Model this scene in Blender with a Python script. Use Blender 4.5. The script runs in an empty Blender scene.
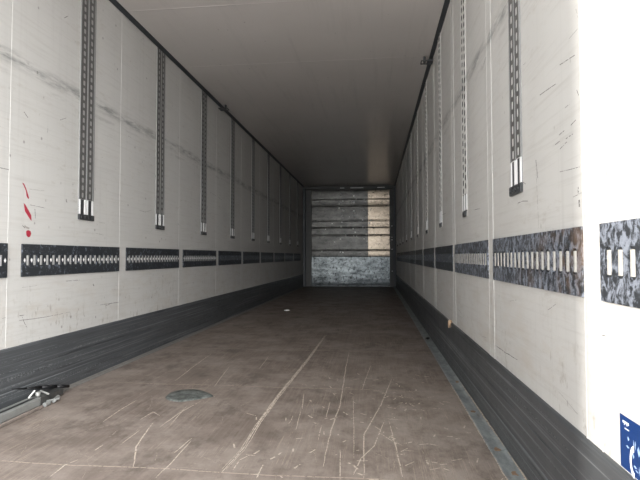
import bpy, bmesh, math, random
from mathutils import Vector, Matrix
R = math.radians
S = bpy.context.scene
COL = S.collection
# ---------------------------------------------------------------- camera
W, H, LEN, DOOR = 2.48, 2.71, 13.02, 0.25
cd = bpy.data.cameras.new('camera'); cam = bpy.data.objects.new('camera', cd); COL.objects.link(cam)
cd.sensor_width = 36; cd.lens = 482.64 * 36 / 640; cd.clip_end = 500; cd.clip_start = 0.02
cam.matrix_world = (Matrix.Translation((1.9222, 0, 0.8158)) @ Matrix.Rotation(0.1128, 4, 'Z')
                    @ Matrix.Rotation(R(90) + 0.0338, 4, 'X') @ Matrix.Rotation(-0.0012, 4, 'Z'))
S.camera = cam
# ---------------------------------------------------------------- world, sun, exposure
S.view_settings.view_transform = 'Standard'; S.view_settings.look = 'None'
S.view_settings.gamma = 1; S.view_settings.exposure = 3.12
wd = bpy.data.worlds.new('overcast_sky'); S.world = wd; wd.use_nodes = True
nt = wd.node_tree; nt.nodes.clear()
wo = nt.nodes.new('ShaderNodeOutputWorld'); wb = nt.nodes.new('ShaderNodeBackground')
wb.inputs['Strength'].default_value = 1.0
tc = nt.nodes.new('ShaderNodeTexCoord'); wn = nt.nodes.new('ShaderNodeTexNoise'); wn.inputs['Scale'].default_value = 2.2
wn.inputs['Detail'].default_value = 5
wr = nt.nodes.new('ShaderNodeValToRGB')
wr.color_ramp.elements[0].position = .35; wr.color_ramp.elements[0].color = (.80, .88, 1.0, 1)
wr.color_ramp.elements[1].position = .65; wr.color_ramp.elements[1].color = (1.12, 1.10, 1.06, 1)
nt.links.new(tc.outputs['Generated'], wn.inputs['Vector']); nt.links.new(wn.outputs['Fac'], wr.inputs['Fac'])
# guessed sky bias, stronger towards +x, shaped to light the left wall more
wx = nt.nodes.new('ShaderNodeSeparateXYZ'); nt.links.new(tc.outputs['Generated'], wx.inputs[0])
wm = nt.nodes.new('ShaderNodeMapRange'); nt.links.new(wx.outputs['X'], wm.inputs[0])
wm.inputs[1].default_value = -.14; wm.inputs[2].default_value = .16; wm.inputs[3].default_value = .36; wm.inputs[4].default_value = 1.45
nt.links.new(wm.outputs[0], wb.inputs['Strength'])
nt.links.new(wr.outputs['Color'], wb.inputs['Color']); nt.links.new(wb.outputs['Background'], wo.inputs['Surface'])
sd = bpy.data.lights.new('sun', 'SUN'); sd.energy = 0.55; sd.angle = R(2.5); sd.color = (1, .96, .90)
sun = bpy.data.objects.new('sun', sd); COL.objects.link(sun)
hx, hy, el = 2.48, 1.37 - DOOR, R(20); hl = math.hypot(hx, hy)
sun.rotation_euler = Vector((hx / hl * math.cos(el), hy / hl * math.cos(el), -math.sin(el))).to_track_quat('-Z', 'Y').to_euler()
pl = bpy.data.lights.new('door_sky_portal', 'AREA'); pl.shape = 'RECTANGLE'; pl.size = W; pl.size_y = H
pl.cycles.is_portal = True
po = bpy.data.objects.new('door_sky_portal', pl); COL.objects.link(po)
po.location = (W / 2, DOOR, H / 2); po.rotation_euler = (R(90), 0, 0)
S.cycles.max_bounces = 16; S.cycles.diffuse_bounces = 12; S.cycles.glossy_bounces = 8
S.cycles.use_denoising = True
# ---------------------------------------------------------------- node helpers
class NM:
    def __init__(s, name, rough=.5, metal=0.0, spec=.5):
        s.m = bpy.data.materials.new(name); s.m.use_nodes = True; s.t = s.m.node_tree
        s.b = s.t.nodes['Principled BSDF']; s.b.inputs['Roughness'].default_value = rough
        s.b.inputs['Metallic'].default_value = metal; s.b.inputs['Specular IOR Level'].default_value = spec
        g = s.t.nodes.new('ShaderNodeNewGeometry'); s.pos = g.outputs['Position']
    def n(s, typ, **k):
        o = s.t.nodes.new(typ)
        for a, v in k.items(): setattr(o, a, v)
        return o
    def set(s, sock, v):
        if hasattr(v, 'is_output') or isinstance(v, bpy.types.NodeSocket): s.t.links.new(v, sock)
        else: sock.default_value = v
    def math(s, op, a, b=0.0, c=0.0, clamp=False):
        o = s.n('ShaderNodeMath', operation=op, use_clamp=clamp)
        s.set(o.inputs[0], a); s.set(o.inputs[1], b)
        if op in ('MULTIPLY_ADD', 'COMPARE', 'WRAP'): s.set(o.inputs[2], c)
        return o.outputs[0]
    def vec(s, scale, off=(0, 0, 0), rot=(0, 0, 0)):
        o = s.n('ShaderNodeMapping'); s.t.links.new(s.pos, o.inputs[0])
        o.inputs['Scale'].default_value = scale; o.inputs['Location'].default_value = off; o.inputs['Rotation'].default_value = rot
        return o.outputs[0]
    def noise(s, scale, v=None, detail=4, rough=.6, dist=0):
        o = s.n('ShaderNodeTexNoise'); s.t.links.new(v or s.pos, o.inputs['Vector'])
        o.inputs['Scale'].default_value = scale; o.inputs['Detail'].default_value = detail
        o.inputs['Roughness'].default_value = rough; o.inputs['Distortion'].default_value = dist
        return o.outputs['Fac']
    def vor(s, scale, v=None):
        o = s.n('ShaderNodeTexVoronoi'); s.t.links.new(v or s.pos, o.inputs['Vector']); o.inputs['Scale'].default_value = scale
        return o.outputs['Distance'], o.outputs['Color']
    def step(s, v, a, b):   # 0 below a, 1 above b (or reversed when a > b)
        o = s.n('ShaderNodeMapRange'); s.set(o.inputs[0], v)
        o.inputs[1].default_value = a; o.inputs[2].default_value = b
        return o.outputs[0]
    def mix(s, f, a, b):
        o = s.n('ShaderNodeMix', data_type='RGBA'); s.set(o.inputs['Factor'], f)
        for i, v in ((6, a), (7, b)):
            s.set(o.inputs[i], (*v, 1) if isinstance(v, tuple) else v)
        return o.outputs[2]
    def xyz(s):
        o = s.n('ShaderNodeSeparateXYZ'); s.t.links.new(s.pos, o.inputs[0]); return o.outputs
    def col(s, v): s.set(s.b.inputs['Base Color'], (*v, 1) if isinstance(v, tuple) else v); return s
    def rough(s, v): s.set(s.b.inputs['Roughness'], v); return s
    def bump(s, h, d=.002, st=.5):
        o = s.n('ShaderNodeBump'); o.inputs['Distance'].default_value = d; o.inputs['Strength'].default_value = st
        s.set(o.inputs['Height'], h); s.t.links.new(o.outputs[0], s.b.inputs['Normal']); return s
def flat(name, c, rough=.5, metal=0., var=.25, scale=30):
    m = NM(name, rough, metal)
    m.col(m.mix(m.noise(scale), tuple(x * (1 - var) for x in c), tuple(min(1, x * (1 + var)) for x in c)))
    return m.m
# ---------------------------------------------------------------- mesh helpers
class MB:
    def __init__(s): s.v = []; s.f = []
    def box(s, x0, x1, y0, y1, z0, z1):
        i = len(s.v)
        s.v += [(x0, y0, z0), (x1, y0, z0), (x1, y1, z0), (x0, y1, z0), (x0, y0, z1), (x1, y0, z1), (x1, y1, z1), (x0, y1, z1)]
        s.f += [tuple(i + k for k in q) for q in ((0, 3, 2, 1), (4, 5, 6, 7), (0, 1, 5, 4), (1, 2, 6, 5), (2, 3, 7, 6), (3, 0, 4, 7))]
        return s
    def poly(s, pts):
        i = len(s.v); s.v += [tuple(p) for p in pts]; s.f.append(tuple(range(i, i + len(pts)))); return s
    def prism(s, prof, a, b, axis=1):   # profile in the two other axes, swept along axis
        n = len(prof); i = len(s.v)
        for t in (a, b):
            for p in prof:
                q = list(p); q.insert(axis, t); s.v.append(tuple(q))
        s.f += [(i + k, i + (k + 1) % n, i + n + (k + 1) % n, i + n + k) for k in range(n)]
        s.f += [tuple(i + k for k in reversed(range(n))), tuple(i + n + k for k in range(n))]
        return s
    def tube(s, p, q, r, n=12, r2=None):
        p, q = Vector(p), Vector(q); d = (q - p).normalized()
        u = d.orthogonal().normalized(); w = d.cross(u); i = len(s.v)
        for c, rr in ((p, r), (q, r if r2 is None else r2)):
            for k in range(n):
                a = 2 * math.pi * k / n; s.v.append(tuple(c + (u * math.cos(a) + w * math.sin(a)) * rr))
        s.f += [(i + k, i + (k + 1) % n, i + n + (k + 1) % n, i + n + k) for k in range(n)]
        s.f += [tuple(i + k for k in reversed(range(n))), tuple(i + n + k for k in range(n))]
        return s
    def ribbon(s, pts, w, lift, plane='z', at=0.0):
        # worn line on a surface: plane z (floor) or x (walls)
        rj = random.Random(int(abs(pts[0][0]) * 1e4)); fine = []
        for a, b in zip(pts, pts[1:]):
            a, b = Vector(a), Vector(b); k = max(1, int((b - a).length / .05))
            for t in range(k): fine.append(a.lerp(b, t / k) + Vector((rj.gauss(0, w * .18), rj.gauss(0, w * .18))))
        fine.append(Vector(pts[-1])); tot = len(fine) - 1
        for j, (a, b) in enumerate(zip(fine, fine[1:])):
            d = (b - a)
            if d.length < 1e-6: continue
            wa, wb = [w * (.35 + .65 * min(1, 5 * min(t, 1 - t))) / 2 for t in (j / tot, (j + 1) / tot)] if tot > 2 else (w * .5, w * .4)
            n = Vector((-d.y, d.x)).normalized()
            q = [a - n * wa, b - n * wb, b + n * wb, a + n * wa]
            if plane == 'z': s.poly([(p.x, p.y, at + lift) for p in q])
            else: s.poly([(at + lift, p.x, p.y) for p in q])
        return s
    def holes(s, y0, y1, z0, z1, cells, hw, hh, out, depth, pw=4.0):
        # perforated strip in the local y-z plane at x=out; cells = list of (ya,yb,za,zb)
        N = 20
        for (ya, yb, za, zb) in cells:
            cy, cz = (ya + yb) / 2, (za + zb) / 2; i = len(s.v); inn = []; o_ = []
            for k in range(N):
                a = 2 * math.pi * (k + .5) / N; c, sn = math.cos(a), math.sin(a)
                inn.append((cy + math.copysign(abs(c) ** (2 / pw), c) * hw / 2, cz + math.copysign(abs(sn) ** (2 / pw), sn) * hh / 2))
                m = max(abs(c), abs(sn)); o_.append((cy + c / m * (yb - ya) / 2, cz + sn / m * (zb - za) / 2))
            s.v += [(out, *p) for p in o_] + [(out, *p) for p in inn] + [(out - depth, *p) for p in inn]
            for k in range(N):
                l = (k + 1) % N
                s.f += [(i + k, i + l, i + N + l, i + N + k), (i + N + k, i + N + l, i + 2 * N + l, i + 2 * N + k)]
            # the four corners
            for sy, sz in ((1, 1), (-1, 1), (-1, -1), (1, -1)):
                c = (out, cy + sy * (yb - ya) / 2, cz + sz * (zb - za) / 2)
                best = [k for k in range(N) if (o_[k][0] - cy) * sy > 0 and (o_[k][1] - cz) * sz > 0]
                for k in best:
                    l = k + 1
                    if l in best and (abs(o_[k][0] - c[1]) < 1e-6) != (abs(o_[l][0] - c[1]) < 1e-6):
                        j = len(s.v); s.v.append(c); s.f.append((i + k, j, i + l))
        return s
    def build(s, name, mat, parent=None, loc=None, bevel=0, smooth=False, recalc=True):
        me = bpy.data.meshes.new(name); me.from_pydata(s.v, [], s.f); me.update()
        if recalc:
            bm = bmesh.new(); bm.from_mesh(me); bmesh.ops.recalc_face_normals(bm, faces=bm.faces); bm.to_mesh(me); bm.free()
        me.materials.append(mat); o = bpy.data.objects.new(name, me); COL.objects.link(o)
        if parent: o.parent = parent
        if loc: o.location = loc
        if bevel:
            b = o.modifiers.new('bevel', 'BEVEL'); b.width = bevel; b.segments = 2; b.limit_method = 'ANGLE'
        if smooth:
            for p in me.polygons: p.use_smooth = True
        return o
def structure(o): o['kind'] = 'structure'; return o
def empty(name, loc, rz=0):
    o = bpy.data.objects.new(name, None); COL.objects.link(o); o.location = loc; o.rotation_euler = (0, 0, rz)
    o.empty_display_size = .1; return o
def tag(o, label, cat, group=None):
    o['label'] = label; o['category'] = cat
    if group: o['group'] = group
    return o
def copy_tree(o, parent=None):
    c = o.copy(); COL.objects.link(c)
    if parent: c.parent = parent
    for ch in list(kids.get(o.name, [])): copy_tree(ch, c)
    return c
kids = {}
def register(root):
    kids[root.name] = [x for x in COL.objects if x.parent == root]
    for k in kids[root.name]: register(k)
random.seed(7)
# ---------------------------------------------------------------- materials
def wall_material():
    m = NM('scuffed_white_panel', .42, spec=.25)
    x, y, z = m.xyz()
    base = m.mix(m.noise(1.3, detail=3), (.53, .522, .50), (.615, .605, .58))
    # fine long horizontal rubbing
    hs = m.step(m.noise(1.0, m.vec((3, 2.2, 60)), 5, .7), .50, .75)
    base = m.mix(m.math('MULTIPLY', hs, .42), base, (.42, .40, .37))
    # faint vertical rub lines
    vs = m.step(m.noise(1.0, m.vec((3, 34, .7), (5, 3, 1)), 4, .6), .56, .72)
    base = m.mix(m.math('MULTIPLY', vs, .26), base, (.45, .44, .42))
    # tan grime in patches below the rail
    low = m.math('MULTIPLY', m.step(z, 1.1, .45), m.step(m.noise(3.0, m.vec((1, 1, 3)), 5, .7), .48, .66))
    base = m.mix(m.math('MULTIPLY', low, .45), base, (.48, .43, .37))
    dab = m.math('MULTIPLY', m.step(z, .75, .55), m.math('MULTIPLY', m.step(m.noise(1.0, m.vec((1, 30, 13), (6, 2, 1)), 5, .7), .56, .66), m.step(m.noise(2.5, m.vec((1, 1, 1), (5, 5, 5)), 3), .45, .6)))
    base = m.mix(m.math('MULTIPLY', dab, .7), base, (.33, .30, .26))
    # smear left by freight edges at 1.88 m
    d = m.math('ABSOLUTE', m.math('ADD', m.math('SUBTRACT', z, 1.875), m.math('MULTIPLY', m.math('SUBTRACT', m.noise(.9, m.vec((1, 1, 0))), .5), .09)))
    band = m.math('MULTIPLY', m.step(d, .055, .012), m.step(m.noise(1.0, m.vec((2, 5, 26), (1, 7, 2)), 5, .7), .40, .62))
    base = m.mix(m.math('MULTIPLY', band, .78), base, (.20, .20, .195))
    d2 = m.math('ABSOLUTE', m.math('SUBTRACT', z, 1.79))
    band2 = m.math('MULTIPLY', m.step(d2, .02, .004), m.step(m.noise(1.0, m.vec((2, 3, 14), (4, 2, 9)), 5, .7), .50, .62))
    base = m.mix(m.math('MULTIPLY', band2, .35), base, (.25, .24, .23))
    # brownish blotches rubbed on in short level strokes
    bl = m.math('MULTIPLY', m.step(m.noise(1.0, m.vec((1, 7, 22), (8, 1, 4)), 6, .75), .55, .70), m.step(m.noise(1.6, m.vec((1, 1, 1), (2, 6, 6)), 3), .42, .62))
    base = m.mix(m.math('MULTIPLY', bl, .5), base, (.38, .34, .29))
    # specks and small dark nicks
    vd, vc = m.vor(11, m.vec((1, 1, .8)))
    sc = m.n('ShaderNodeSeparateColor'); m.t.links.new(vc, sc.inputs[0])
    sp = m.math('MULTIPLY', m.step(vd, .10, .05), m.step(sc.outputs[0], .80, .84))
    base = m.mix(m.math('MULTIPLY', sp, .6), base, (.16, .15, .14))
    vd, vc = m.vor(30, m.vec((1, 1, .5), (3, 1, 2)))
    sc = m.n('ShaderNodeSeparateColor'); m.t.links.new(vc, sc.inputs[0])
    sp = m.math('MULTIPLY', m.step(vd, .16, .08), m.step(sc.outputs[1], .88, .9))
    base = m.mix(m.math('MULTIPLY', sp, .45), base, (.2, .18, .16))
    m.col(base); m.rough(m.math('ADD', .44, m.math('MULTIPLY', m.noise(6), .2)))
    m.bump(m.noise(2.2, m.vec((1, 1, .5)), 2), .006, .25)
    return m.m
def floor_material():
    m = NM('worn_brown_plywood', .5, spec=.2)
    grain = m.noise(1.0, m.vec((55, 1.3, 1)), 6, .7)
    base = m.mix(m.step(grain, .3, .7), (.135, .108, .091), (.22, .180, .154))
    base = m.mix(m.step(m.noise(2.4, None, 7, .75), .44, .62), base, (.27, .228, .198))
    base = m.mix(m.math('MULTIPLY', m.step(m.noise(5, m.vec((1, .6, 1), (3, 1, 0)), 6, .75), .52, .64), .6), base, (.085, .067, .056))
    x, y, z = m.xyz()
    mottle = m.math('MULTIPLY', m.step(x, 1.3, 2.0), m.math('MULTIPLY', m.step(y, 4.2, 2.4), m.step(m.noise(7, m.vec((1, .6, 1), (1, 8, 0)), 7, .8), .42, .62)))  # mottled paler tone, stronger towards the right and the doors
    base = m.mix(m.math('MULTIPLY', mottle, .65), base, (.36, .31, .27))
    # pale chips and hair scratches
    ch = m.math('MULTIPLY', m.step(m.noise(60, m.vec((1, .55, 1)), 3, .6), .70, .76), m.step(m.noise(3.1, m.vec((1, 1, 1), (9, 2, 0)), 3), .5, .62))
    base = m.mix(m.math('MULTIPLY', ch, .7), base, (.52, .43, .35))
    for rz, sc_, off in ((14, 46, 1), (4, 60, 5), (-13, 50, 8)):
        f = m.noise(1.0, m.vec((sc_, .9, 1), (off, 0, 0), (0, 0, R(rz))), 3, .55)
        f = m.math('MULTIPLY', m.step(m.math('ABSOLUTE', m.math('SUBTRACT', f, .5)), .012, .003), m.step(m.noise(2.2, m.vec((1, 1, 1), (off, off, 0)), 4), .55, .62))
        base = m.mix(m.math('MULTIPLY', f, .38), base, (.46, .38, .31))
    hair = m.step(m.noise(1.0, m.vec((150, 2.0, 1), (2, 0, 0), (0, 0, R(9))), 4, .6), .68, .76)
    base = m.mix(m.math('MULTIPLY', hair, .35), base, (.42, .35, .29))
    hair = m.step(m.noise(1.0, m.vec((4, 60, 1), (2, 5, 0), (0, 0, R(-6))), 4, .6), .70, .78)
    base = m.mix(m.math('MULTIPLY', hair, .25), base, (.42, .35, .29))
    m.col(base); m.rough(m.math('ADD', .42, m.math('MULTIPLY', m.noise(9), .25)))
    m.bump(grain, .0015, .3)
    return m.m
def wear_line_material(name, c, thr=.45, full=1.0):
    # a worn line that breaks up along its length
    m = NM(name, .6, spec=.3); m.col(m.mix(m.noise(80), tuple(x * .8 for x in c), c))
    m.set(m.b.inputs['Alpha'], m.math('MULTIPLY', m.step(m.noise(70, None, 4, .7), thr - .06, thr + .05), full))
    return m.m
def steel_plate_material(name, wear, rust=0):
    m = NM(name, .42, .35)
    n1 = m.noise(40, m.vec((1, 1, .7)), 7, .78, .5)
    base = m.mix(m.noise(4), (.030, .034, .040), (.055, .060, .066))
    base = m.mix(m.step(n1, .60 - .13 * wear, .68 - .11 * wear), base, (.20 + .12 * wear, .23 + .12 * wear, .28 + .13 * wear))
    hs = m.step(m.noise(1.0, m.vec((2, 9, 120)), 4, .7), .60, .74)
    base = m.mix(m.math('MULTIPLY', hs, .35), base, (.30, .32, .34))
    if rust:
        x, y, z = m.xyz()
        base = m.mix(m.math('MULTIPLY', m.math('MULTIPLY', m.step(m.noise(14, m.vec((1, 1, .6), (4, 4, 4)), 4), .46, .6), rust), m.step(m.math('ADD', y, z), 2.75, 2.25)), base, (.30, .19, .12))
    m.col(base); m.rough(m.math('ADD', .3, m.math('MULTIPLY', n1, .35))); m.bump(n1, .001, .3)
    return m.m
def skirt_material():
    m = NM('dark_grey_skirting', .45, .25)
    base = m.mix(m.noise(3, m.vec((1, .6, 3)), 4), (.064, .069, .074), (.110, .115, .120))
    hs = m.step(m.noise(1.0, m.vec((1, .35, 90)), 4, .7), .53, .66)
    base = m.mix(m.math('MULTIPLY', hs, .5), base, (.33, .35, .36))
    dk = m.step(m.noise(1.0, m.vec((1, 1.1, 34), (3, 3, 3)), 5, .7), .54, .64)
    base = m.mix(m.math('MULTIPLY', dk, .6), base, (.022, .024, .027))
    m.col(base); m.rough(m.math('ADD', .36, m.math('MULTIPLY', m.noise(8), .2)))
    m.bump(m.noise(1.0, m.vec((1, 1, 30)), 3), .002, .3)
    return m.m
def sill_material():
    m = NM('scuffed_galvanised_strip', .4, .2)
    n = m.noise(16, m.vec((1, .45, 1)), 6, .7)
    base = m.mix(m.step(n, .36, .66), (.17, .19, .19), (.38, .41, .41))
    base = m.mix(m.math('MULTIPLY', m.step(m.noise(7, m.vec((1, .6, 1), (2, 2, 2)), 5, .7), .57, .66), .7), base, (.13, .10, .085))
    m.col(base); m.rough(m.math('ADD', .3, m.math('MULTIPLY', n, .3))); m.bump(n, .002, .4)
    return m.m
def aluminium_sheet(name, a, b, rough, speck):
    m = NM(name, rough, .9)
    n = m.noise(3, m.vec((1, 1, 2.5)), 6, .7)
    base = m.mix(m.step(n, .35, .68), a, b)
    if speck > .8:
        x, y, z = m.xyz()
        base = m.mix(m.math('MULTIPLY', m.step(m.math('ADD', z, m.math('MULTIPLY', m.noise(3, m.vec((1, 1, 3), (4, 0, 0)), 5, .7), .8)), .72, .50), .75), base, (.05, .055, .058))
    sp = m.step(m.noise(15, m.vec((1, 1, .7)), 5, .75), .60 - .08 * speck, .66 - .06 * speck)
    base = m.mix(m.math('MULTIPLY', sp, speck), base, (.03, .033, .035))
    m.col(base); m.rough(m.math('ADD', rough - .08, m.math('MULTIPLY', n, .2)))
    m.bump(m.noise(3.5, m.vec((1, 1, 1.6)), 4, .55), .02, .25)
    return m.m
M_wall = wall_material(); M_floor = floor_material(); M_skirt = skirt_material(); M_sill = sill_material()
def ceiling_material():
    m = NM('grey_painted_roof_sheet', .26, spec=.5)
    base = m.mix(m.noise(1.1, None, 4), (.53, .498, .475), (.63, .595, .57))
    base = m.mix(m.math('MULTIPLY', m.step(m.noise(1., m.vec((14, .8, 1)), 4), .55, .75), .2), base, (.33, .315, .3))
    vd, vc = m.vor(7)
    base = m.mix(m.math('MULTIPLY', m.step(vd, .06, .03), .4), base, (.12, .12, .12))
    m.col(base); m.bump(m.noise(1.2, m.vec((1, .7, 1)), 2), .01, .15); return m.m
M_ceil = ceiling_material()
M_trim = flat('black_grey_edge_profile', (.055, .060, .066), .5, .2)
M_joint = M_wall
M_body = flat('dull_aluminium', (.27, .27, .265), .5, .1, .18)
M_strip = flat('dark_steel_strip', (.115, .112, .108), .5, .1, .3, 60)
M_strip_light = flat('pale_zinc_strip', (.52, .52, .50), .45, .2, .12, 60)
M_back = flat('white_backing', (.80, .79, .77), .5, 0, .05)
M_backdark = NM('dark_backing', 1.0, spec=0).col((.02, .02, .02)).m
M_guide = flat('bare_bright_guide', (.92, .92, .91), .35, 0, .05)
M_stop = flat('dark_end_stop', (.05, .052, .054), .5, .2, .4, 60)
M_plateR = steel_plate_material('track_steel_heavily_scuffed', 1.0)
M_plateRr = steel_plate_material('track_steel_rust_touched', 1.05, .45)
M_plateL = steel_plate_material('track_steel_lightly_scuffed', .4)
M_bar = flat('pale_slot_bar', (.46, .445, .41), .4, .1, .4, 90)
M_back_grey = flat('grey_backing', (.36, .355, .345), .5, 0, .2, 9)
M_hair = wear_line_material('pale_skirting_scratch', (.24, .25, .255), .5)
M_bar_grey = flat('grey_slot_bar', (.34, .34, .33), .45, .2, .35, 90)
M_bar_dull = flat('dull_slot_bar', (.16, .165, .17), .5, .2, .35, 90)
M_scratch = wear_line_material('pale_wood_scratch', (.64, .55, .46), .42, .92)
M_faint = wear_line_material('faint_wood_scratch', (.52, .44, .37), .46, .75)
M_edge = flat('dirty_edge_strip', (.20, .19, .175), .5, .2, .45, 40)
M_seam = wear_line_material('pale_board_seam', (.52, .43, .36), .41, .85)
M_scuff = wear_line_material('dark_rub_mark', (.20, .19, .18), .47)
M_rust = flat('rusty_edge', (.30, .20, .13), .7, .2, .5, 50)
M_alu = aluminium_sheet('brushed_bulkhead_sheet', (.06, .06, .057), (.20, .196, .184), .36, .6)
M_alu2 = aluminium_sheet('warm_reflection_bulkhead_sheet', (.24, .20, .155), (.50, .415, .32), .27, .6)  # reflection of the bright doorway side put into the colour, warmer and paler
M_galv = aluminium_sheet('scuffed_galvanised_plate', (.05, .058, .06), (.46, .50, .505), .36, .9)
M_post = flat('grey_corner_post', (.07, .07, .067), .5, .3, .2)
FLOOR=[
 (0.009,[(1.343, 1.803), (1.364, 1.993), (1.354, 2.289), (1.357, 2.745), (1.391, 3.722), (1.412, 4.948)]),
 (0.006,[(1.719, 1.888), (1.715, 2.275), (1.729, 2.674), (1.708, 3.587), (1.7, 4.147)]),
 (0.006,[(1.879, 1.812), (1.869, 2.241), (1.952, 2.698), (2.032, 3.272)]),
 (0.005,[(1.838, 1.824), (1.863, 1.978), (1.915, 2.118), (1.969, 2.456)]),
 (0.005,[(2.021, 1.82), (2.008, 2.106), (1.988, 2.443)]),
 (0.005,[(1.933, 2.286), (1.986, 2.194), (2.039, 2.131)]),
 (0.003,[(1.792, 2.852), (1.821, 2.3), (1.835, 1.975)]),
 (0.004,[(1.841, 2.985), (1.86, 3.279), (1.89, 3.672)]),
 (0.006,[(2.104, 2.15), (2.153, 2.166), (2.193, 2.148)]),
 (0.005,[(1.974, 2.471), (2.043, 2.464)]),
 (0.006,[(0.987, 1.807), (0.902, 1.995), (0.861, 2.168), (0.838, 2.288)]),
 (0.006,[(0.747, 1.935), (0.748, 2.0)]),
 (0.006,[(0.723, 1.692), (0.713, 1.795), (0.735, 1.844)]),
 (0.005,[(1.117, 1.728), (1.118, 1.886), (1.111, 2.086)]),
 (0.005,[(0.586, 2.275), (0.572, 2.46), (0.574, 2.64)]),
 (0.004,[(0.933, 2.27), (0.9, 2.565)]),
 (0.005,[(0.617, 3.066), (0.585, 3.465), (0.557, 3.94)]),
 (0.005,[(0.897, 2.238), (0.909, 2.448), (0.943, 2.662)]),
 (0.005,[(1.09, 1.942), (1.102, 2.12)]),
 (0.004,[(1.085, 3.456), (1.057, 3.912)]),
 (0.005,[(1.532, 2.582), (1.501, 2.862)]),
 (0.004,[(0.92, 2.953), (0.849, 3.494)]),
 (0.005,[(1.487, 1.769), (1.484, 1.88)]),
 (0.004,[(1.792, 1.786), (1.773, 2.059)]),
 (0.005,[(1.848, 1.957), (1.891, 1.962)]),
 (0.004,[(1.503, 2.347), (1.503, 2.465)]),
 (0.004,[(1.674, 2.453), (1.669, 2.722)]),
 (0.004,[(2.024, 2.878), (2.137, 2.85)]),
 (0.005,[(1.251, 2.485), (1.315, 2.445)]),
 (0.004,[(2.035, 1.932), (2.073, 1.973)]),
 (0.004,[(2.224, 1.999), (2.267, 2.022)]),
 (0.004,[(2.128, 1.906), (2.168, 1.928)]),
 (0.005,[(1.38, 1.824), (1.381, 1.915), (1.409, 1.967)]),
 (0.005,[(0.753, 2.322), (0.761, 2.448), (0.826, 2.391)]),
 (0.004,[(0.822, 2.008), (0.821, 2.19)]),
 (0.004,[(1.55, 2.27), (1.529, 2.565)]),
 (0.004,[(1.668, 2.159), (1.665, 2.35)]),
]
RW=[
 (0.003,[(1.52, 1.139), (1.467, 1.148)]),
 (0.003,[(1.474, 1.158), (1.423, 1.16)]),
 (0.003,[(1.436, 1.189), (1.401, 1.194)]),
 (0.003,[(1.577, 1.158), (1.519, 1.163)]),
 (0.003,[(1.526, 1.183), (1.48, 1.186)]),
 (0.002,[(1.524, 1.07), (1.381, 1.059)]),
 (0.008,[(1.393, 1.003), (1.393, 0.981)]),
 (0.009,[(1.392, 0.972), (1.389, 0.95)]),
 (0.003,[(1.957, 1.023), (1.893, 1.024), (1.833, 1.017)]),
 (0.003,[(2.796, 1.076), (2.64, 1.069)]),
 (0.003,[(1.926, 1.109), (1.853, 1.082)]),
 (0.005,[(2.505, 1.794), (2.459, 1.811)]),
 (0.003,[(1.339, 0.62), (1.294, 0.619), (1.252, 0.621)]),
 (0.004,[(2.354, 0.4), (2.179, 0.401), (1.988, 0.407)]),
 (0.002,[(1.646, 0.641), (1.575, 0.667)]),
 (0.003,[(1.323, 1.235), (1.318, 1.212)]),
 (0.004,[(1.365, 0.579), (1.366, 0.56)]),
 (0.005,[(1.307, 0.577), (1.285, 0.574)]),
 (0.003,[(1.509, 1.391), (1.4, 1.376)]),
 (0.005,[(1.738, 1.149), (1.721, 1.083)]),
 (0.003,[(1.391, 1.274), (1.379, 1.254)]),
 (0.002,[(1.477, 1.251), (1.44, 1.251)]),
 (0.003,[(1.687, 1.36), (1.543, 1.346)]),
 (0.004,[(3.868, 1.155), (4.218, 1.16)]),
 (0.002,[(1.739, 1.132), (1.72, 0.905)]),
]
LW=[
 (0.004,[(2.376, 0.495), (2.427, 0.495), (2.479, 0.494)]),
 (0.004,[(2.457, 0.485), (2.473, 0.456), (2.497, 0.42)]),
 (0.003,[(2.502, 1.106), (2.626, 1.101)]),
 (0.005,[(2.542, 1.087), (2.548, 1.031)]),
 (0.003,[(2.33, 0.642), (2.423, 0.641)]),
 (0.009,[(3.124, 0.628), (3.136, 0.613)]),
 (0.005,[(2.818, 1.177), (2.829, 1.153)]),
 (0.004,[(2.869, 0.75), (2.974, 0.754)]),
 (0.003,[(3.277, 0.462), (3.342, 0.47)]),
 (0.003,[(2.348, 0.473), (2.601, 0.462), (2.877, 0.465)]),
 (0.003,[(2.832, 0.663), (2.976, 0.662)]),
 (0.003,[(3.762, 1.198), (3.866, 1.191), (3.994, 1.22)]),
 (0.005,[(2.443, 0.99), (2.466, 0.974)]),
 (0.004,[(2.279, 1.274), (2.347, 1.276)]),
 (0.004,[(3.213, 0.475), (3.482, 0.471)]),
 (0.003,[(5.475, 1.574), (5.925, 1.532)]),
 (0.008,[(6.418, 0.726), (6.42, 0.59)]),
 (0.006,[(5.822, 0.71), (5.823, 0.623)]),
 (0.004,[(2.747, 1.657), (2.805, 1.686)]),
 (0.005,[(2.441, 1.615), (2.473, 1.591)]),
 (0.005,[(2.769, 2.306), (2.808, 2.339)]),
]
# ================================================================ SETTING
structure(MB().box(-60, 62, -80, 60, -1.25, -1.15).build('ground', flat('concrete_yard', (.51, .49, .465), .85, 0, .2, 1.5)))
structure(MB().box(-.02, W + .02, DOOR, LEN + .05, -.06, 0).build('floor', M_floor))
floor = COL.objects['floor']
structure(MB().box(-.05, 0, DOOR, LEN + .05, 0, H).build('wall_left', M_wall)); wl = COL.objects['wall_left']
structure(MB().box(W, W + .05, DOOR, LEN + .05, 0, H).build('wall_right', M_wall)); wr_ = COL.objects['wall_right']
structure(MB().box(-.05, W + .05, DOOR, LEN + .05, H, H + .05).build('ceiling', M_ceil)); ceil = COL.objects['ceiling']
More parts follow.
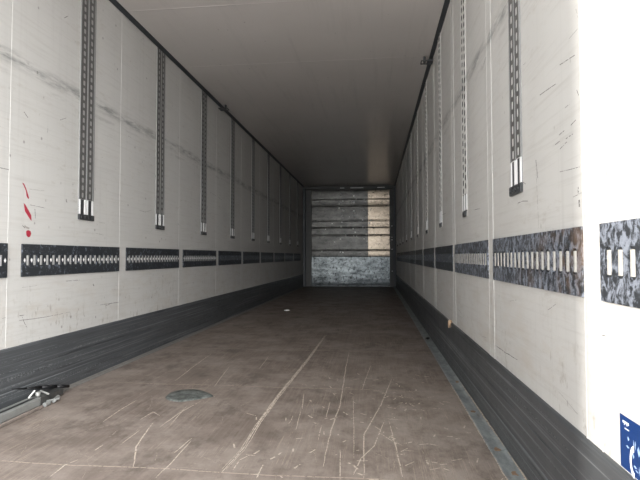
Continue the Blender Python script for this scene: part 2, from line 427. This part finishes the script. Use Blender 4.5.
# board seams across the floor, worn pale
mb = MB()
for i in range(10):
    y = 1.80 + 1.19 * i
    pts = [(.09 + 2.3 * k / 14, y + .006 * math.sin(k * 1.3 + i) ) for k in range(15)]
    mb.ribbon(pts, .007 if i < 3 else .006, .0006)
structure(mb.build('floor_seam', M_seam, floor, recalc=False))
mb = MB()
for w, pts in FLOOR:
    mb.ribbon(pts, w, .0008 + random.random() * .0003)
    if w > .008:
        for o_ in (-.007, .009): mb.ribbon([(x + o_, y + .02) for x, y in pts], .005, .0008)
structure(mb.build('floor_gouge', M_scratch, floor, recalc=False)); mb = MB()
for _ in range(150):
    x = random.uniform(.3, 2.35); y = 1.5 + 5.0 * random.random() ** 1.6; L = random.uniform(.03, .4) * random.random() + .02
    a = random.gauss(R(90), R(16)) if random.random() < .7 else random.uniform(0, math.pi)
    mb.ribbon([(x, y), (x + math.cos(a) * L / 2, y + math.sin(a) * L / 2), (x + math.cos(a + .08) * L, y + math.sin(a + .08) * L)], random.uniform(.0015, .004), .0007)
structure(mb.build('floor_scratch', M_faint, floor, recalc=False)); mb = MB()
for _ in range(150):
    x = random.gauss(2.0, .28); y = random.uniform(1.6, 3.4); L = random.uniform(.012, .05)
    if not .1 < x < 2.38: continue
    a = random.uniform(0, math.pi); mb.ribbon([(x, y), (x + math.cos(a) * L, y + math.sin(a) * L)], random.uniform(.004, .010), .0009)
structure(mb.build('floor_chip', M_scratch, floor, recalc=False))
for data, wall, at, sgn in ((LW, wl, 0, 1), (RW, wr_, W, -1)):
    mb = MB()
    for w, pts in data: mb.ribbon(pts, w, .0006 * sgn, 'x', at)
    for _ in range(60):
        y = 1.2 + 7 * random.random() ** 1.3; z = random.uniform(.36, 1.9); L = random.uniform(.02, .14)
        if .69 < z < .91: continue
        a = random.gauss(0, .18) + (math.pi / 2 if random.random() < .15 else 0)
        mb.ribbon([(y, z), (y + math.cos(a) * L, z + math.sin(a) * L)], random.uniform(.001, .002), .0005 * sgn, 'x', at)
    structure(mb.build('wall_scuff', M_scuff, wall, recalc=False))
# joint strips between the wall panels: two beads and a flat cover
GL = [2.34 + 1.117 * k for k in range(-1, 10)]
GR = [1.272 + 1.083 * k for k in range(0, 11)]
for gaps, wall, at, s in ((GL, wl, 0, 1), (GR, wr_, W, -1)):
    for g in gaps:
        m = MB()
        m.box(*sorted((at - s * .004, at + s * .0012)), g, g + .097, .3, H)
        for y in (g, g + .090): m.prism([(at - s * .002, .3), (at - s * .002, H), (at + s * (.0009 if s > 0 else .0026), H), (at + s * (.0009 if s > 0 else .0026), .3)], y, y + .007)
        structure(m.build('joint_strip', M_joint, wall, bevel=.0015))
# skirtings, hollow-cheeked with a rolled top edge and two long grooves
def skirting(name, at, s):
    p = [(0, 0), (.012, 0), (.012, .010), (.010, .016), (.010, .10), (.0075, .103), (.0075, .109), (.010, .112), (.010, .20), (.0075, .203), (.0075, .209), (.010, .212), (.010, .322), (.007, .332), (0, .335)]
    return structure(MB().prism([(at + s * x, z) for x, z in p], DOOR, LEN - .16).build(name, M_skirt))
bl = skirting('baseboard_left', 0, 1); br = skirting('baseboard_right', W, -1)
for sk, at, sg in ((bl, 0, 1), (br, W, -1)):       # long pale hair scratches along the skirtings
    mb = MB()
    for _ in range(90):
        y = random.uniform(1.0, 6.5); z = random.choice([random.uniform(.02, .098), random.uniform(.114, .198), random.uniform(.214, .318)]); L = random.uniform(.15, 1.3); dz = random.gauss(0, .004)
        mb.ribbon([(y, z), (y + L / 2, z + dz), (y + L, z + dz * .6)], random.uniform(.0012, .003), .0104 * sg, 'x', at)
    structure(mb.build('skirting_scratch', M_hair, sk, recalc=False))
# metal floor edge strips, in lengths, with worn bright rims and rusty butt ends
mb = MB()
ys = [DOOR, 2.12, 3.22, 4.9, 7.3, 9.7, LEN - .2]
for a, b in zip(ys, ys[1:]):
    mb.prism([(2.398, 0), (2.398, .003), (2.404, .005), (2.444, .003), (2.454, .005), (2.460, .0085), (2.4665, .0085), (2.4675, 0)], a + .004, b - .004)
t1 = structure(mb.build('trim_1', M_sill))
mb = MB()
rb = random.Random(8)
for y in ys[1:4] + [1.9, 2.62]:
    cx_ = rb.uniform(2.42, 2.45); mb.prism([(cx_ + math.cos(t * .7) * rb.uniform(.006, .018), y + math.sin(t * .7) * rb.uniform(.01, .03)) for t in range(9)], .0045, .0068, axis=2)
for y0, y1 in ((2.3, 2.7), (1.3, 1.9)): mb.box(2.461, 2.466, y0, y1, .0085, .0093)
structure(mb.build('rust_patch', M_rust, t1))
mb = MB()
for a, b in ((1.0, 2.1), (2.15, 3.2)):
    mb.ribbon([(2.463, a), (2.463, b)], .007, .0097); mb.ribbon([(2.396, a), (2.395, b)], .006, .0056)
structure(mb.build('worn_rim', M_scratch, t1, recalc=False))
t2 = structure(MB().prism([(.0125, 0), (.0125, .011), (.022, .012), (.034, .005), (.050, .003), (.052, 0)], DOOR, LEN - .16).build('trim_2', M_edge))
# corner profiles under the roof
def cornice(name, at, s):
    p = [(0, H - .022), (.005, H - .026), (.010, H - .022), (.030, H - .008), (.034, H - .004), (.033, H), (0, H)]
    return structure(MB().prism([(at + s * x, z) for x, z in p], DOOR, LEN).build(name, M_trim))
cornice('trim_3', 0, 1); cornice('trim_4', W, -1)
mb = MB()
for k in range(2): y = 3.48 + 1.117 * k; mb.prism([(y - .008, H), (y - .004, H - .0012), (y + .004, H - .0012), (y + .008, H)], .05, W - .05, axis=0)
structure(mb.build('roof_seam', M_ceil, ceil))
# ---- front bulkhead
wf = structure(MB().box(0, W, LEN + .005, LEN + .05, 0, H).build('wall_front', M_post))
ZE = [.015, .805, .972, 1.39, 1.59, 1.768, 2.185, 2.351, 2.60]
def board(x0, x1, z0, z1, mat, tilt, bow, yo=0):
    n = 10; m = MB(); idx = []
    for j in range(n + 1):
        t = j / n; z = z0 + (z1 - z0) * t
        y = LEN - .012 + yo - bow * math.sin(math.pi * t)
        if j in (0, n): y += .005
        m.v.append((x0, y + tilt, z)); m.v.append((x1, y - tilt, z))
    for j in range(n): m.f.append((2 * j, 2 * j + 1, 2 * j + 3, 2 * j + 2))
    i = len(m.v); 
    for k, (x, t) in enumerate(((x0, tilt), (x1, -tilt))):
        m.v += [(x, LEN + .005, z0), (x, LEN + .005, z1)]
        m.f.append(tuple([k + 2 * j for j in range(n + 1)] + [i + 2 * k + 1, i + 2 * k]))
    m.f.append((i, i + 2, 1, 0)); m.f.append((i + 1, i + 3, 2 * n + 1, 2 * n))
    return structure(m.build('bulkhead_board', mat, wf, smooth=False))
bows = [.002, .004, .002, .003, -.002, .003, -.003, .004]
for k, (z0, z1) in enumerate(zip(ZE, ZE[1:])):
    if k == 0: board(.215, 2.325, z0, z1 - .003, M_galv, .0, .003)
    else:
        board(.215, 1.742, z0 + .001, z1 - .001, M_alu, .001, bows[k]); board(1.748, 2.325, z0 + .001, z1 - .001, M_alu2, -.002, bows[k], -.003)  # right-hand boards carry the painted warm reflection
mb = MB()
rv = random.Random(3)
for X in (1.05, 1.35, 1.69):
    for j in range(13):
        z = .9 + rv.random() * 1.6; x = X + rv.gauss(0, .05)
        mb.tube((x, LEN - .02, z), (x, LEN - .034, z), .016 + rv.random() * .010, 8)
for x in (2.38,):
    for z in (1.0, 1.25, 1.32, 1.62, .42): mb.tube((x, LEN - .095, z), (x, LEN - .115, z), .012, 8)
for x, z in ((.6, 1.55), (.85, 1.2), (1.0, .93), (.5, .95), (.78, 1.7)): mb.tube((x, LEN - .02, z), (x, LEN - .032, z), .013, 8)
structure(mb.build('rivet', M_back, wf))
structure(MB().prism([(LEN - .03, .0), (LEN - .045, .004), (LEN - .035, .05), (LEN - .014, .055)], .215, 2.325, axis=0).build('kick_strip', M_galv, wf))
for x0, x1 in ((.075, .22), (2.32, 2.43)):
    structure(MB().box(x0, x1, LEN - .09, LEN, 0, 2.62).build('corner_post', M_post, wf, bevel=.006))
for x0, x1 in ((0, .075), (2.43, W)):
    structure(MB().box(x0, x1, LEN - .16, LEN, 0, 2.66).build('corner_seal', M_trim, wf, bevel=.004))
structure(MB().box(.0, W, LEN - .08, LEN, 2.635, H).build('top_rail', M_post, wf, bevel=.004))
mb = MB()
for x, L in ((1.0, .12), (1.28, .35), (2.0, .2)): mb.box(x, x + L, LEN - .085, LEN - .08, 2.645, 2.665)
structure(mb.build('rail_mark', M_back, wf))

# ================================================================ VERTICAL SLOTTED POSTS
PH = H - .012 - 1.045   # height of a post; local x = out of the wall, y = along it, z up
def make_post(light, back=None):
    root = empty('slotted_post', (0, 0, 0))
    hw = .084; m = MB()
    m.box(0, .0025, -hw, hw, 0, PH)
    for y0, y1 in ((-hw, -hw + .008), (hw - .014, hw), (-.0075, -.001), (.001, .0075)):
        m.box(.0025, .0065, y0, y1, .135, PH)
    m.build('rail_body', M_body if not light else M_wall, root, bevel=.0008)
    for yc, a, b in ((-.0415, -.0755, -.0085), (.039, .0085, .0695)):
        yc = (a + b) / 2
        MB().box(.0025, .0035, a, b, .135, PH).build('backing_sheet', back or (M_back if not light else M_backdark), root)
        n = int((PH - .14) / .05); z0 = .138
        zo = .025 if light and yc > 0 else 0
        cells = [(a, b, z0 + zo + .05 * k, z0 + zo + .05 * (k + 1)) for k in range(n)]
        top = z0 + zo + .05 * n
        s = MB().holes(a, b, 0, 0, cells, .022 if not light else .038, .032 if not light else .034, .0050, .0008)
        if zo: s.poly([(.005, a, z0), (.005, b, z0), (.005, b, z0 + zo), (.005, a, z0 + zo)])
        s.poly([(.005, a, top), (.005, b, top), (.005, b, PH), (.005, a, PH)])
        s.build('slotted_strip', M_strip if not light else M_wall, root, recalc=False)
    for a, b in ((-.080, -.062), (-.024, -.004), (.004, .022), (.062, .081)):
        MB().box(.0025, .0062, a, b, .038, .135).build('guide_bar', M_guide, root, bevel=.001)
    MB().box(.0025, .004, -.08, .08, .03, .135).build('channel_back', M_stop, root)
    m = MB(); e_ = .05 if light else .086; m.box(0, .012, -e_, e_, 0, .036)
    for y in ((-.02, .02) if light else (-.06, -.02, .02, .06)): m.tube((.010, y, .018), (.016, y, .018), .009, 10)
    m.build('end_stop', M_stop, root, bevel=.002)
    return root
ORD = ['first', 'second', 'third', 'fourth', 'fifth', 'sixth', 'seventh', 'eighth', 'ninth', 'tenth', 'eleventh']
proto = make_post(False, M_back_grey); register(proto); protoR = make_post(False); protoL = make_post(True); register(protoL)
usedD = usedL = False
def place_post(p, first, x, y, rz, label, group):
    o = p if first else copy_tree(p)
    o.location = (x, y, 1.058); o.rotation_euler = (0, 0, rz); o.scale = (1, .86 if rz else 1, 1); tag(o, label, 'cargo post', group)
for k in range(9):
    place_post(proto, k == 0, 0.0, 3.025 + 1.117 * k, 0,
        'grey double-slotted cargo post, %s from the doors on the red-taped wall' % ORD[k], 'slotted posts on the wall with red tape')
place_post(protoR, True, W, 1.962, math.pi, 'dark cargo post with two rows of white slots, first on the blue-stickered wall', 'slotted posts on the wall with the blue sticker')
for k in range(1, 10):
    place_post(protoL, k == 1, W, 1.962 + 1.088 * k, math.pi,
        'pale double-slotted cargo post with dark slots, %s from the doors on the blue-stickered wall' % ORD[k], 'slotted posts on the wall with the blue sticker')
# ================================================================ HORIZONTAL LASHING TRACKS
def make_track(L, mat, single, bmat, hh=.028, hx=.0095, name='lashing_track'):
    root = empty(name, (0, 0, 0)); n = 18; e = .018; pitch = (L - 2 * e) / n
    MB().box(.0, .002, 0, L, 0, .18).build('back_plate', M_stop, root)
    m = MB(); cells = [(e + pitch * k, e + pitch * (k + 1), .052, .128) for k in range(n)]
    m.holes(0, L, 0, 0, cells, .030, .070, .008, .006, 5)
    for q in (((0, 0), (L, 0), (L, .052), (0, .052)), ((0, .128), (L, .128), (L, .18), (0, .18)),
              ((0, .052), (e, .052), (e, .128), (0, .128)), ((L - e, .052), (L, .052), (L, .128), (L - e, .128))):
        m.poly([(.008, y, z) for y, z in q])
    for q in (((0, 0), (L, 0)), ((L, 0), (L, .18)), ((L, .18), (0, .18)), ((0, .18), (0, 0))):
        (a, b), (c, d) = q; m.poly([(0, a, b), (0, c, d), (.008, c, d), (.008, a, b)])
    m.build('track_plate', mat, root, recalc=False)
    m = MB(); bar = None
    for k in range(n):
        yc = e + pitch * (k + .5)
        if single:                       # each bar a part of its own where the photo shows it
            if bar: c = bar.copy(); COL.objects.link(c)
            else:
                pr = [(.002, -.0095), (hx - .003, -.009), (hx, -.004), (hx, .004), (hx - .003, .009), (.002, .0095)]
                c = bar = MB().prism(pr, .09 - hh, .09 + hh, axis=2).build('slot_bar', bmat, root)
            c.location = (0, yc, 0); continue
        pr = [(.002, yc - .0095), (.0055, yc - .007), (.0055, yc + .007), (.002, yc + .0095)]
        m.prism(pr, .09 - hh, .09 + hh, axis=2)
    if not single: m.build('slot_row', bmat, root)
    if bmat is M_bar_grey:                     # small pale notches between the slots
        m = MB()
        for k in range(n + 1):
            yc = e + pitch * k; m.prism([(yc - .0075, .09), (yc, .078), (yc + .0075, .09), (yc, .102)], .008, .0095, axis=0)
        m.build('notch_row', M_back, root)
    return root
LL = 1.117 - .1 - .006; LR = 1.083 - .1 - .006
trL = make_track(LL, M_plateL, True, M_bar_grey); register(trL); farL = make_track(LL, M_plateL, False, M_bar_dull); register(farL)
trR = make_track(LR, M_plateR, True, M_bar); register(trR); trRr = make_track(LR, M_plateRr, True, M_bar); farR = make_track(LR, M_plateL, False, M_bar_dull); register(farR)
Z0 = .706
for k in range(-1, 9):
    o = trL if k == -1 else farL if k == 3 else copy_tree(trL if k < 3 else farL)
    o.location = (0, 2.34 + 1.117 * k + .1, Z0)
    tag(o, 'dark lashing track cut off by the edge, next to the red-taped wall section' if k == -1 else
        'dark steel lashing track below the red tape scraps' if k == 0 else
        'dark lashing track, %s after the one below the red tape' % ORD[k - 1], 'lashing track', 'lashing tracks on the wall with red tape')
labR = {-1: 'scuffed steel lashing track above the blue sticker, cut off by the edge of the picture',
        0: 'heavily scuffed blue-grey lashing track with rust, next one in from above the blue sticker'}
for k in range(-1, 10):
    o = trRr if k == 0 else (trR if k == 1 else farR if k == 2 else copy_tree(trR if k == -1 else farR))
    # local y runs backwards once turned, so the origin sits at the deeper end
    o.location = (W, 1.260 + 1.083 * k + .1 + LR + .003 - .0, Z0); o.rotation_euler = (0, 0, math.pi); o.scale = (1, 1, 1.05)
    tag(o, labR.get(k) or 'scuffed dark lashing track, %s past the rust-marked one on the blue-stickered wall' % ORD[k - 1], 'lashing track', 'lashing tracks on the wall with the blue sticker')
# ================================================================ SMALL THINGS
# worn red tape scraps on the left wall
M_red = flat('faded_red_tape', (.42, .035, .06), .5, 0, .35, 70)
M_tan = flat('grey_tape_glue', (.35, .33, .30), .7, 0, .3, 90)
def scrap(name, pts, mat, t=.0012):
    return MB().prism(pts, 0.0004, t, axis=0).build(name, mat)
tag(scrap('tape_scrap', [(2.438, 1.222), (2.452, 1.218), (2.470, 1.19), (2.492, 1.145), (2.487, 1.138), (2.474, 1.150), (2.467, 1.182), (2.448, 1.21)], M_red),
    'thin ragged red tape scrap, topmost of three on the white wall', 'tape', 'red tape scraps')
tag(scrap('tape_scrap', [(2.452, 1.112), (2.468, 1.10), (2.512, 1.048), (2.515, 1.018), (2.505, 1.024), (2.462, 1.068)], M_red),
    'slanted red tape scrap, the largest and middle one of three', 'tape', 'red tape scraps')
tag(scrap('tape_scrap', [(2.475, .957), (2.488, .964), (2.508, .960), (2.515, .945), (2.506, .928), (2.490, .924), (2.478, .935)], M_red),
    'small roundish red tape scrap just above the dark lashing track', 'tape', 'red tape scraps')
tag(scrap('tape_residue', [(2.462, .992), (2.474, .984), (2.500, .978), (2.498, .970), (2.476, .973), (2.460, .982)], M_tan),
    'grey smudge of tape glue between the lower two red scraps', 'tape residue')
# blue sticker on the right wall
M_blue = flat('blue_sticker_print', (.006, .034, .14), .35, 0, .15, 25)
M_paper = flat('white_sticker_print', (.82, .84, .87), .4, 0, .05)
M_lb = flat('light_blue_wear', (.30, .42, .62), .5, 0, .3, 90)
X = W - .0015
st = MB().box(X, W - .0004, .985, 1.190, .338, .456).build('sticker', M_blue)
st.name = 'sticker'
tag(st, 'blue square sticker with white marks, low on the white wall above the skirting', 'sticker')
m = MB()
for k in range(5):      # tiny row of worn white characters at the top corner
    y = 1.176 - k * .0055; m.box(X - .0006, X, y - .0035, y, .440, .4405 + .005)
    if k % 2: m.box(X - .0006, X, y - .0035, y, .437, .4385)
m.box(X - .0006, X, 1.150, 1.168, .4285, .4305)
m.build('lettering', M_paper, st)
m = MB(); N = 14; c0 = (1.128, .368)
for k in range(N):
    a0, a1 = [R(95 + 170 * t / N) for t in (k, k + 1)]
    q = [(c0[0] - math.cos(a) * .020 * f, c0[1] + math.sin(a) * .036 * f * 1.0) for a, f in ((a0, 1), (a1, 1), (a1, .62), (a0, .62))]
    m.poly([(X - .0007, *p) for p in q])
m.build('white_arc', M_paper, st, recalc=False)
rs = random.Random(5)
for _ in range(22):
    m = MB(); y = rs.triangular(1.03, 1.185, 1.09); z = rs.uniform(.350, .415); w = rs.uniform(.002, .009); h = rs.uniform(.002, .012)
    m.poly([(X - .0005, y - w, z), (X - .0005, y, z - h), (X - .0005, y + w * .8, z + h * .2), (X - .0005, y + w * .2, z + h)])
    m.build('worn_flake', M_lb, st, recalc=False)
# grey oval repair disc let into the floor
rd = random.Random(2); M_disc = NM('grey_green_patch', .45, .3)
M_disc.col(M_disc.mix(M_disc.step(M_disc.noise(26, None, 5, .7), .4, .62), (.055, .062, .058), (.22, .235, .22)))
m = MB(); N = 40; rim = []
for k in range(N):
    a = 2 * math.pi * k / N; r = 1 + .03 * math.sin(3 * a + 1) + .02 * rd.random()
    rim.append((.838 + .138 * r * math.cos(a), 2.755 + .122 * r * math.sin(a) * (1 - .5 * max(0, math.cos(a)))))
i = len(m.v); m.v += [(x, y, 0.0003) for x, y in rim] + [(.838 + (x - .838) * .94, 2.765 + (y - 2.765) * .94, .006) for x, y in rim] + [(.838 + (x - .838) * .6, 2.765 + (y - 2.765) * .6, .0045) for x, y in rim] + [(.838, 2.765, .004)]
for r_ in (0, 1):
    for k in range(N): l = (k + 1) % N; m.f.append((r_ * N + k, r_ * N + l, (r_ + 1) * N + l, (r_ + 1) * N + k))
for k in range(N): m.f.append((2 * N + k, 2 * N + (k + 1) % N, 3 * N))
d = m.build('floor_disc', M_disc.m, smooth=True)
tag(d, 'flat grey-green round metal disc lying on the brown plywood floor', 'disc')
# cargo bar lying along the left skirting
M_tube = flat('weathered_aluminium_tube', (.36, .365, .35), .38, .5, .3, 18)
M_tubeb = flat('brown_stained_lip', (.22, .185, .16), .6, .2, .5, 30)
M_blk = flat('black_plastic', (.012, .012, .013), .45)
cb = empty('cargo_bar', (.103, 2.0, 0)); tag(cb, 'long aluminium cargo bar with clamp end lying on floor beside the skirting', 'cargo bar')
cb.rotation_euler = (0, 0, R(1.2))
pr = [(-.050, .012), (-.044, .004), (-.005, .004), (-.004, .010), (.004, .010), (.005, .004), (.014, .004), (.018, .010), (.018, .044), (.012, .050), (.002, .050), (.000, .030), (-.022, .030), (-.026, .050), (-.044, .050), (-.050, .044)]
MB().prism(pr, -1.6, .50).build('outer_tube', M_tube, cb)
MB().box(-.026, .001, -1.6, .50, .044, .0475).build('groove_shade', M_blk, cb)  # black slab added to stand for the shade inside the tube's channel
MB().prism([(.020, .0), (.050, .0), (.053, .005), (.053, .014), (.046, .018), (.042, .008), (.026, .006), (.020, .008)], -1.6, .44).build('lower_rail', M_tubeb, cb)
m = MB(); m.prism([(-.052, .002), (.022, .002), (.022, .054), (-.052, .054)], .46, .53)
m.prism([(-.035, .008), (.010, .008), (.010, .044), (-.035, .044)], .53, .68)
m.build('end_fitting', flat('dark_clamp_steel', (.11, .11, .105), .4, .6, .4, 60), cb, bevel=.003)
m = MB(); m.tube((-.015, .49, .050), (-.015, .49, .072), .012, 12); m.tube((-.035, .54, .064), (.040, .50, .060), .0055, 8); m.tube((-.04, .45, .05), (-.022, .475, .085), .005, 8)
m.build('latch_pin', flat('bright_pin_steel', (.45, .45, .42), .4, .4), cb)
m = MB()
m.tube((.045, .46, .012), (.045, .50, .012), .012, 10); m.tube((.05, .53, .014), (.03, .60, .016), .011, 10); m.tube((.030, .50, .02), (.062, .56, .018), .007, 8)
m.build('clamp_foot', M_tube, cb)
m = MB(); pts = [(-.085, .38, .115), (-.075, .48, .093), (-.060, .58, .073), (-.035, .68, .05), (-.01, .76, .032)]
for (p, q), (r1, r2) in zip(zip(pts, pts[1:]), ((.002, .005), (.005, .009), (.009, .011), (.011, .009))): m.tube(p, q, r1, 10, r2)
m.build('lever_handle', M_blk, cb, smooth=True)
# corner lamps / clips just below the roof
def clip(x, y, s, label):
    o = empty('roof_clip', (x, y, H - .05), 0); tag(o, label, 'bracket', 'roof clips')
    MB().box(*sorted((-s * .004, s * .050)), -.05, .05, -.012, .0).build('clip_plate', M_trim, o, bevel=.002)
    m = MB(); m.tube((s * .05, -.04, -.006), (s * .105, -.035, -.006), .006, 8); m.tube((s * .105, -.035, -.006), (s * .105, .04, -.006), .006, 8); m.tube((s * .105, .04, -.006), (s * .05, .045, -.006), .006, 8)
    m.build('wire_loop', M_post, o); MB().tube((s * .075, 0, -.012), (s * .075, 0, .045), .012, 12).build('fixing_knob', M_trim, o)
clip(.006, 5.80, 1, 'small dark clip at the roof edge above the wall with red tape scraps')
clip(W - .006, 4.60, -1, 'small dark clip at the roof edge above the blue-stickered wall')
# litter
def crumple(name, loc, r, mat, label, cat, seed, sq=(1, 1, 1)):
    rr = random.Random(seed); bm = bmesh.new(); bmesh.ops.create_icosphere(bm, subdivisions=2, radius=r)
    for v in bm.verts: v.co = Vector([c * s for c, s in zip(v.co, sq)]) * rr.uniform(.62, 1.15)
    zmin = min(v.co.z for v in bm.verts)
    for v in bm.verts: v.co.z -= zmin
    me = bpy.data.meshes.new(name); bm.to_mesh(me); bm.free(); me.materials.append(mat)
    o = bpy.data.objects.new(name, me); COL.objects.link(o); o.location = loc; tag(o, label, cat); return o
M_wood = flat('torn_brown_board', (.58, .40, .26), .7, 0, .35, 60)
crumple('board_scrap', (W - .016, 3.625, .290), .030, M_wood, 'torn light brown scrap stuck on top of the skirting', 'scrap', 4, (.6, .9, 1.15))
crumple('paper_scrap', (.616, 7.14, 0.0), .045, flat('white_paper', (.75, .75, .74), .6, 0, .1), 'small white paper scrap lying far down the dark floor', 'scrap', 6, (1, .6, .25))
crumple('plastic_chip', (2.43, 4.80, .0075), .022, M_blk, 'small black chip lying on the metal floor strip', 'scrap', 9, (1, 1, .6))
